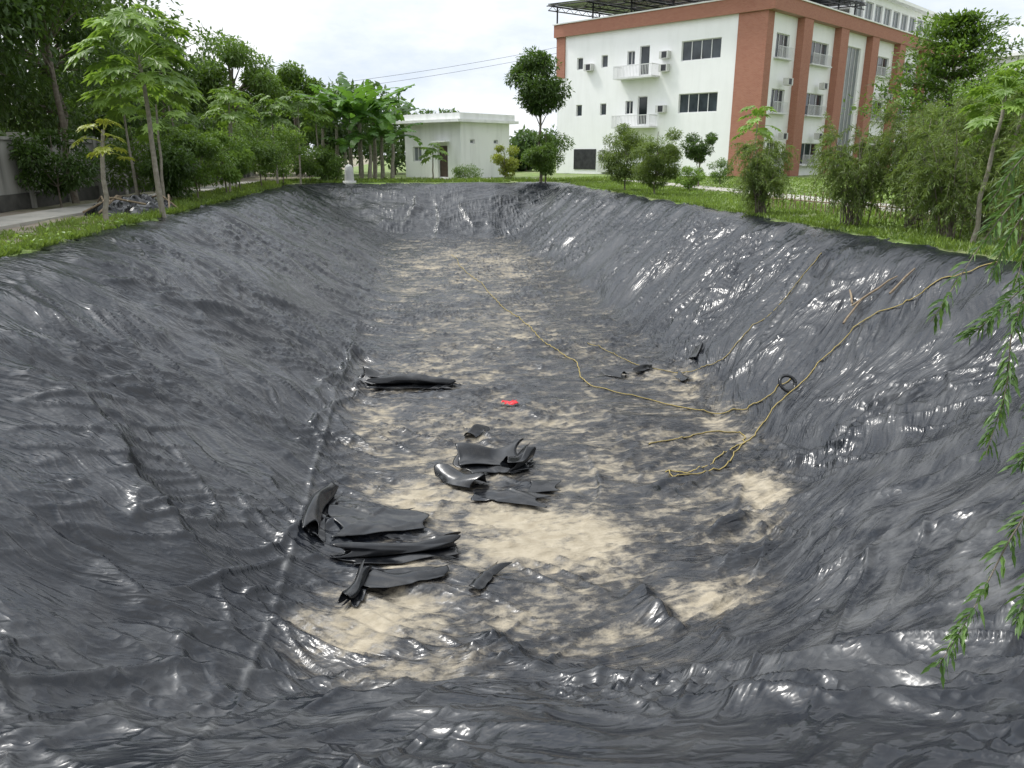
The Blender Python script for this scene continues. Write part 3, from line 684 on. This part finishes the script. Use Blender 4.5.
mb.quads([(5.4,0,0),(5.4,6.2,0),(5.4,6.2,4),(5.4,0,4)],[(0,1,2,3)],0);mb.quads([(0,6.2,0),(5.4,6.2,0),(5.4,6.2,4),(0,6.2,4)],[(0,1,2,3)],0)
mb.build('walls',[M_hut,M_hut,M_door,M_frame,M_glassg],e2)
mb=MB();mb.box(-.75,5.9,-.55,6.8,4.003,4.2,0);mb.box(-.35,5.7,-.3,6.5,4.203,4.65,0);mb.box(-.5,-.003,1.2,2.7,2.6,2.7,0)
mb.build('roof_slab',[M_hut],e2)
e3=empty('distant_house',(60,74,0),.3);mb=MB();facade(mb,(0,0,0),(1,0,0),(0,-1,0),14,0,11,[(1+k*3,2.6+k*3,1+f*3.5,2.6+f*3.5,2,(2,1)) for k in range(4) for f in range(3)],0)
mb.box(0,14,.203,9,0,10.99,0);mb.box(-.4,14.4,-.4,9.4,11.003,11.3,1);mb.build('walls_and_roof',[M_wallw,M_white,M_glass,M_frame],e3)
e4=empty('boundary_wall');mb=MB()
mb.box(-12.6,-12.4,4,66,0,2.15,0);mb.box(-12.68,-12.32,4,66,2.153,2.25,0)
for k in range(22): mb.box(-12.72,-12.28,4+k*3,4.3+k*3,0,2.40,0)
mb.box(-12.397,-12.33,4.3,66,0,.5,1);mb.build('wall_panels_and_posts',[M_conc,simple('dark_plinth',(.04,.04,.035),(.10,.095,.085),2,.9)],e4)
mb=MB()
mb.tube([(-3.5,50.7,z) for z in (-.1,.0,.3,.7,.95,1.06,1.11,1.13)],[.30,.30,.29,.28,.25,.18,.09,.01],0,14)
mb.tube([(-3.5,50.7,z) for z in (-.1,.14,.141)],[.42,.42,.01],0,14);mb.build('concrete_marker',[M_post])
mb=MB()
for dz in (0,.5):
    a=np.array([14.0,74,11.0-dz]);c_=np.array([-30,70,5.4-dz]);tt=np.linspace(0,1,24)[:,None];P=a*(1-tt)+c_*tt;P[:,2]-=(4*tt*(1-tt))[:,0]*.9;mb.tube(P,.013,0,4)
mb.tube([(-30,70,0),(-30,70,7)],[.16,.12],1,8);mb.build('utility_pole_with_cables',[M_steel,M_post])
mb=MB()
for k in range(46):
    x=11.6+k*.11*0.35;y=24.5-k*.17;hh=.55+RNG.uniform(-.12,.15);mb.tube([(x,y,-.05),(x+RNG.normal()*.03,y+RNG.normal()*.03,hh)],.016,0,5)
mb.tube([(11.6,24.5,.35),(13.4,16.7,.37)],.018,0,5);mb.build('stick_fence',[M_wood])

# ---------------------------------------------------------------- debris in pond
def sheet(name,cx,cy,L,W,ang,curl,crump=.04,zoff=.0,nseg=36,seed=1,taper=0.):
    prof=np.array(curl,float)
    nu=nseg;k=len(prof);tt=np.linspace(0,k-1,k*8);i0=np.clip(tt.astype(int),0,k-2);f=(tt-i0)[:,None]
    Pm=np.vstack([2*prof[0]-prof[1],prof,2*prof[-1]-prof[-2]]);p0=Pm[i0];p1=Pm[i0+1];p2=Pm[i0+2];p3=Pm[i0+3]
    pr=.5*((2*p1)+(-p0+p2)*f+(2*p0-5*p1+4*p2-p3)*f**2+(-p0+3*p1-3*p2+p3)*f**3)
    u=np.linspace(-.5,.5,nu);q=np.arange(len(pr))
    Ug,Qg=np.meshgrid(u,q,indexing='ij')
    tp=1-taper*(Ug+.5)
    lx=Ug*L*(1+.10*np.sin(Qg*.25+seed))+.06*np.sin(Qg*.17+seed*2);
    bend=.12*np.sin(Ug*3+seed)*L*.5
    w1=crump*perlin(Ug*L*1.3+seed,Qg*.035+seed*2.,seed);w2=crump*perlin(Ug*L*1.3+seed+9,Qg*.035+seed*2.,seed+1)
    ly=pr[Qg,0]*W*tp+bend+w1; lz=pr[Qg,1]*tp*(1+.25*np.sin(Ug*5+seed))+np.abs(w2)*.8
    ca,sa=math.cos(ang),math.sin(ang)
    Xg=cx+ca*lx-sa*ly;Yg=cy+sa*lx+ca*ly
    t_=tfield(Xg,Yg);dd=disp(Xg,Yg,t_);bs=base(Xg,Yg,t_)
    w=np.clip(1-lz/.06,0,1)
    zl=float(np.percentile(dd,60))
    Zg=np.maximum(lz,0)+bs+np.maximum(dd+.008,zl*.9+.01)*w+(1-w)*zl+.012+zoff
    V=np.stack([Xg,Yg,Zg],-1)
    i=np.arange(Xg.size).reshape(Xg.shape)
    F=np.stack([i[:-1,:-1],i[:-1,1:],i[1:,1:],i[1:,:-1]],-1)
    mb=MB();mb.quads(V,F,0,None,True);o=mb.build(name,[M_scrap])
    s=o.modifiers.new('thick','SOLIDIFY');s.thickness=.005;s.offset=0
    return o
def roll(r,turns,tail): return [(-tail,0.005),(-tail*.5,.006)]+[(math.sin(a)*r*(1-.10*a/6.28),r-math.cos(a)*r*(1-.10*a/6.28)+.005) for a in np.linspace(0,6.28*turns,12)]
sheet('rolled_liner_strip',.0,14.7,1.6,1.,-.08,roll(.09,1.1,.22),crump=.05,seed=2)
sheet('folded_liner_scrap',-.78,15.05,.55,1.,-.5,[(-.2,0),(-.1,.07),(.03,.20),(.1,.15),(.06,.04),(.25,.01)],crump=.05,seed=3)
sheet('folded_liner_scrap',1.1,10.6,.95,1.,.15,[(-.36,.01),(-.15,.02),(.05,.04),(.18,.12),(.23,.20),(.17,.22),(.0,.11),(-.2,.07)],crump=.08,seed=4)
sheet('rolled_liner_strip',1.5,10.5,.6,1.,.75,roll(.09,.9,.18),crump=.06,seed=24)
sheet('folded_liner_scrap',.6,10.05,.75,1.,-.8,[(-.14,.0),(-.05,.11),(.05,.15),(.1,.05),(.24,.01)],crump=.06,seed=5)
sheet('flat_liner_scrap',1.2,9.4,.95,1.,-.45,[(-.17,.0),(-.05,.01),(.08,.015),(.2,.0)],crump=.03,seed=7)
sheet('flat_liner_scrap',1.75,9.7,.4,1.,.1,[(-.18,.0),(-.05,.01),(.08,.015),(.18,.0)],crump=.02,seed=27)
sheet('rolled_liner_strip',-1.17,8.95,1.3,1.,1.5,roll(.08,1.2,.15),crump=.05,seed=8)
sheet('flat_liner_scrap',-.5,8.8,1.1,1.,.2,[(-.45,.02),(-.2,.03),(.1,.03),(.35,.02),(.45,.01)],crump=.06,seed=9,taper=.35)
sheet('rolled_liner_strip',-.25,8.05,1.3,1.,.25,roll(.075,1.1,.22),crump=.05,seed=10)
sheet('flat_liner_scrap',-.15,7.5,.9,1.,.12,[(-.18,.01),(-.08,.02),(.08,.03),(.2,.01)],crump=.05,seed=11,taper=.3)
sheet('rolled_liner_strip',-.68,7.3,.6,1.,1.2,roll(.06,1.0,.13),crump=.03,seed=12)
sheet('folded_liner_scrap',1.0,11.9,.4,1.,.8,[(-.12,.0),(-.03,.07),(.05,.11),(.1,.02),(.18,.0)],crump=.03,seed=13)
sheet('flat_liner_scrap',.75,7.4,.6,1.,.9,[(-.07,.0),(0,.04),(.07,.0)],crump=.03,seed=20)
for (x,y,s) in [(4.9,15.5,14),(6.2,15.8,15),(5.5,14.7,16),(4.2,15.2,17)]:
    sheet('folded_liner_scrap',x,y,.45,1.,s*.7,[(-.12,.0),(-.03,.05),(.05,.08),(.1,.02),(.16,.0)],crump=.04,seed=s)
mb=MB();th=np.linspace(0,6.28*3,70);cz=surf(6.5,12.15)+.03
P=[(6.5+.14*math.cos(a)*(1+.05*math.sin(a*.7)),12.15+.10*math.sin(a)+.01*a/3,cz+.12+.13*math.sin(a)*.9+.008*math.cos(2*a)) for a in th];mb.tube(P,.026,0,6);mb.build('black_hose_coil',[M_scrap])
mb=MB()
ga=np.linspace(0,1,12);A,Bq=np.meshgrid(ga,ga,indexing='ij');xx=1.62+A*.26+.03*np.sin(Bq*7);yy=13.3+Bq*.2+.03*np.sin(A*8);t_=tfield(xx,yy)
zz=base(xx,yy,t_)+float(disp(xx,yy,t_).max())+.01+.06*np.abs(perlin(A*3,Bq*3,7))
i=np.arange(144).reshape(12,12);mb.quads(np.stack([xx,yy,zz],-1),np.stack([i[:-1,:-1],i[:-1,1:],i[1:,1:],i[1:,:-1]],-1),0,None,True)
oo=mb.build('red_plastic_bag',[M_red]);oo.modifiers.new('s','SOLIDIFY').thickness=.004
def rope(name,pts,r=.012,jit=.05):
    P=np.array(pts,float);t=np.linspace(0,len(P)-1,len(P)*40);i0=np.clip(t.astype(int),0,len(P)-2);f=(t-i0)[:,None]
    Pm=np.vstack([2*P[0]-P[1],P,2*P[-1]-P[-2]]);p0=Pm[i0];p1=Pm[i0+1];p2=Pm[i0+2];p3=Pm[i0+3]
    S=.5*((2*p1)+(-p0+p2)*f+(2*p0-5*p1+4*p2-p3)*f**2+(-p0+3*p1-3*p2+p3)*f**3)
    S=S+np.stack([perlin(t*1.3,t*0,1),perlin(t*1.3,t*0,2)],1)*jit*3+np.stack([perlin(t*5,t*0,3),perlin(t*5,t*0,4)],1)*jit*.5
    t_=tfield(S[:,0],S[:,1]);D_=disp(S[:,0],S[:,1],t_);B_=base(S[:,0],S[:,1],t_)
    e_=.05;gx_=(base(S[:,0]+e_,S[:,1])-base(S[:,0]-e_,S[:,1]))/(2*e_);gy_=(base(S[:,0],S[:,1]+e_)-base(S[:,0],S[:,1]-e_))/(2*e_)
    Dm=np.maximum(D_,np.convolve(np.pad(D_,4,'edge'),np.ones(9)/9,'valid'))
    mb=MB();mb.tube(np.column_stack([S[:,0]-gx_*(Dm+r)*.7,S[:,1]-gy_*(Dm+r)*.7,B_+Dm+r*1.2]),r,0,5);return mb.build(name,[M_rope])
rope('yellow_rope',[(9.6,11.6),(9.0,11.8),(8.0,12.3),(6.8,12.3),(5.8,11.5),(4.8,10.6),(3.9,9.9),(3.65,9.95),(3.8,9.65),(4.4,10.0),(5.0,10.7),(5.4,11.4),(4.6,11.5),(3.6,11.1)],.0095)
rope('yellow_rope',[(1.9,36.4),(2.4,28),(3.0,21.1),(3.4,17),(3.65,14.55),(5.0,12.8),(6.0,12.3),(6.8,12.4)],.0105,.07)
rope('yellow_rope',[(8.8,15.6),(7.9,15.2),(7.0,14.9),(6.2,14.9),(5.0,15.8),(4.3,18)],.007,.05)
for (x,y,a,L) in [(8.05,12.9,.6,.6),(8.5,13.0,-.4,.7),(8.75,12.6,.2,.5),(8.3,13.4,1.2,.4)]:
    mb=MB();P=[(x+math.cos(a)*L*(s-.5),y+math.sin(a)*L*(s-.5)) for s in np.linspace(0,1,6)]
    zz=[surf(*q) for q in P];mb.tube([(q[0]-.06,q[1],z+.06) for q,z in zip(P,zz)],[.018,.022,.018,.02,.015,.011],0,6);mb.build('wooden_stick',[M_wood])
mb=MB()
gx1=np.linspace(-1.3,1.3,80);gy1=np.linspace(-2.0,2.0,110);A,Bq=np.meshgrid(gx1,gy1)
rr=np.clip(1-(A/1.15)**2-(Bq/1.8)**2+.35*perlin(A/.6,Bq/.6,9),0,1)
Zp=rr**.6*(.28+.38*np.abs(perlin(A/.5,Bq/.5,3))+.16*np.abs(perlin(A/.18,Bq/.18,4)))-.03
i=np.arange(A.size).reshape(A.shape);mb.quads(np.stack([A-8.3,Bq+25.6,Zp],-1),np.stack([i[:-1,:-1],i[:-1,1:],i[1:,1:],i[1:,:-1]],-1),0,None,True)
for k in range(7): 
    x=-8.3+RNG.uniform(-1,1);y=25.6+RNG.uniform(-1.6,1.6);a=RNG.uniform(0,3.1);mb.tube([(x-math.cos(a)*.8,y-math.sin(a)*.8,.1),(x,y,.5),(x+math.cos(a)*.9,y+math.sin(a)*.9,.3)],.03,1,5)
mb.build('crumpled_liner_pile',[M_scrap,M_wood])

# ---------------------------------------------------------------- light, sky, camera
SUN_EL=math.radians(56);SD=Vector((-.88,.47,0)).normalized()*math.cos(SUN_EL)+Vector((0,0,math.sin(SUN_EL)))
L=bpy.data.lights.new('sun','SUN');L.energy=2.4;L.angle=math.radians(8);L.color=(1,.96,.9)
lo=bpy.data.objects.new('sun',L);lo.rotation_euler=SD.to_track_quat('Z','Y').to_euler();bpy.context.collection.objects.link(lo)
w=bpy.data.worlds.new('World');scene.world=w;w.use_nodes=True;nt=w.node_tree
bg=nt.nodes['Background'];sky=nt.nodes.new('ShaderNodeTexSky');sky.sky_type='NISHITA';sky.sun_disc=False
sky.sun_elevation=SUN_EL;sky.sun_rotation=math.atan2(SD.x,SD.y);sky.dust_density=2
bg.inputs[1].default_value=.13;nt.links.new(sky.outputs[0],bg.inputs[0])
bg2=nt.nodes.new('ShaderNodeBackground')
tcw=nt.nodes.new('ShaderNodeTexCoord')
cn=noise(nt,1.6,7,tcw.outputs['Generated'],(1,1,2.4),.58);cn2=noise(nt,2.6,7,tcw.outputs['Generated'],(1,1,2.6),.6)
nt.links.new(ramp(nt,cn2,[(.3,(.60,.69,.82)),(.48,(.87,.92,.98)),(.62,(1.0,1.0,1.0))]),bg2.inputs[0])
dt=nt.nodes.new('ShaderNodeVectorMath');dt.operation='DOT_PRODUCT';dt.inputs[1].default_value=SD
nt.links.new(tcw.outputs['Generated'],dt.inputs[0])
gl=math_(nt,'POWER',math_(nt,'MAXIMUM',dt.outputs['Value'],0.0),7.0)
nt.links.new(math_(nt,'ADD',math_(nt,'MULTIPLY',gl,3.2),1.16),bg2.inputs[1])
ms=nt.nodes.new('ShaderNodeMixShader');nt.links.new(ramp(nt,cn,[(.28,(.55,.55,.55)),(.50,(1,1,1))]),ms.inputs[0])
nt.links.new(bg.outputs[0],ms.inputs[1]);nt.links.new(bg2.outputs[0],ms.inputs[2]);nt.links.new(ms.outputs[0],nt.nodes['World Output'].inputs[0])
cam=bpy.data.cameras.new('camera');cam.lens=36*769/1024;cam.clip_end=6000;cam.clip_start=.05
co=bpy.data.objects.new('camera',cam);co.location=(0,0,H);co.rotation_euler=(math.pi/2-PITCH,0,-YAW);bpy.context.collection.objects.link(co)
scene.camera=co
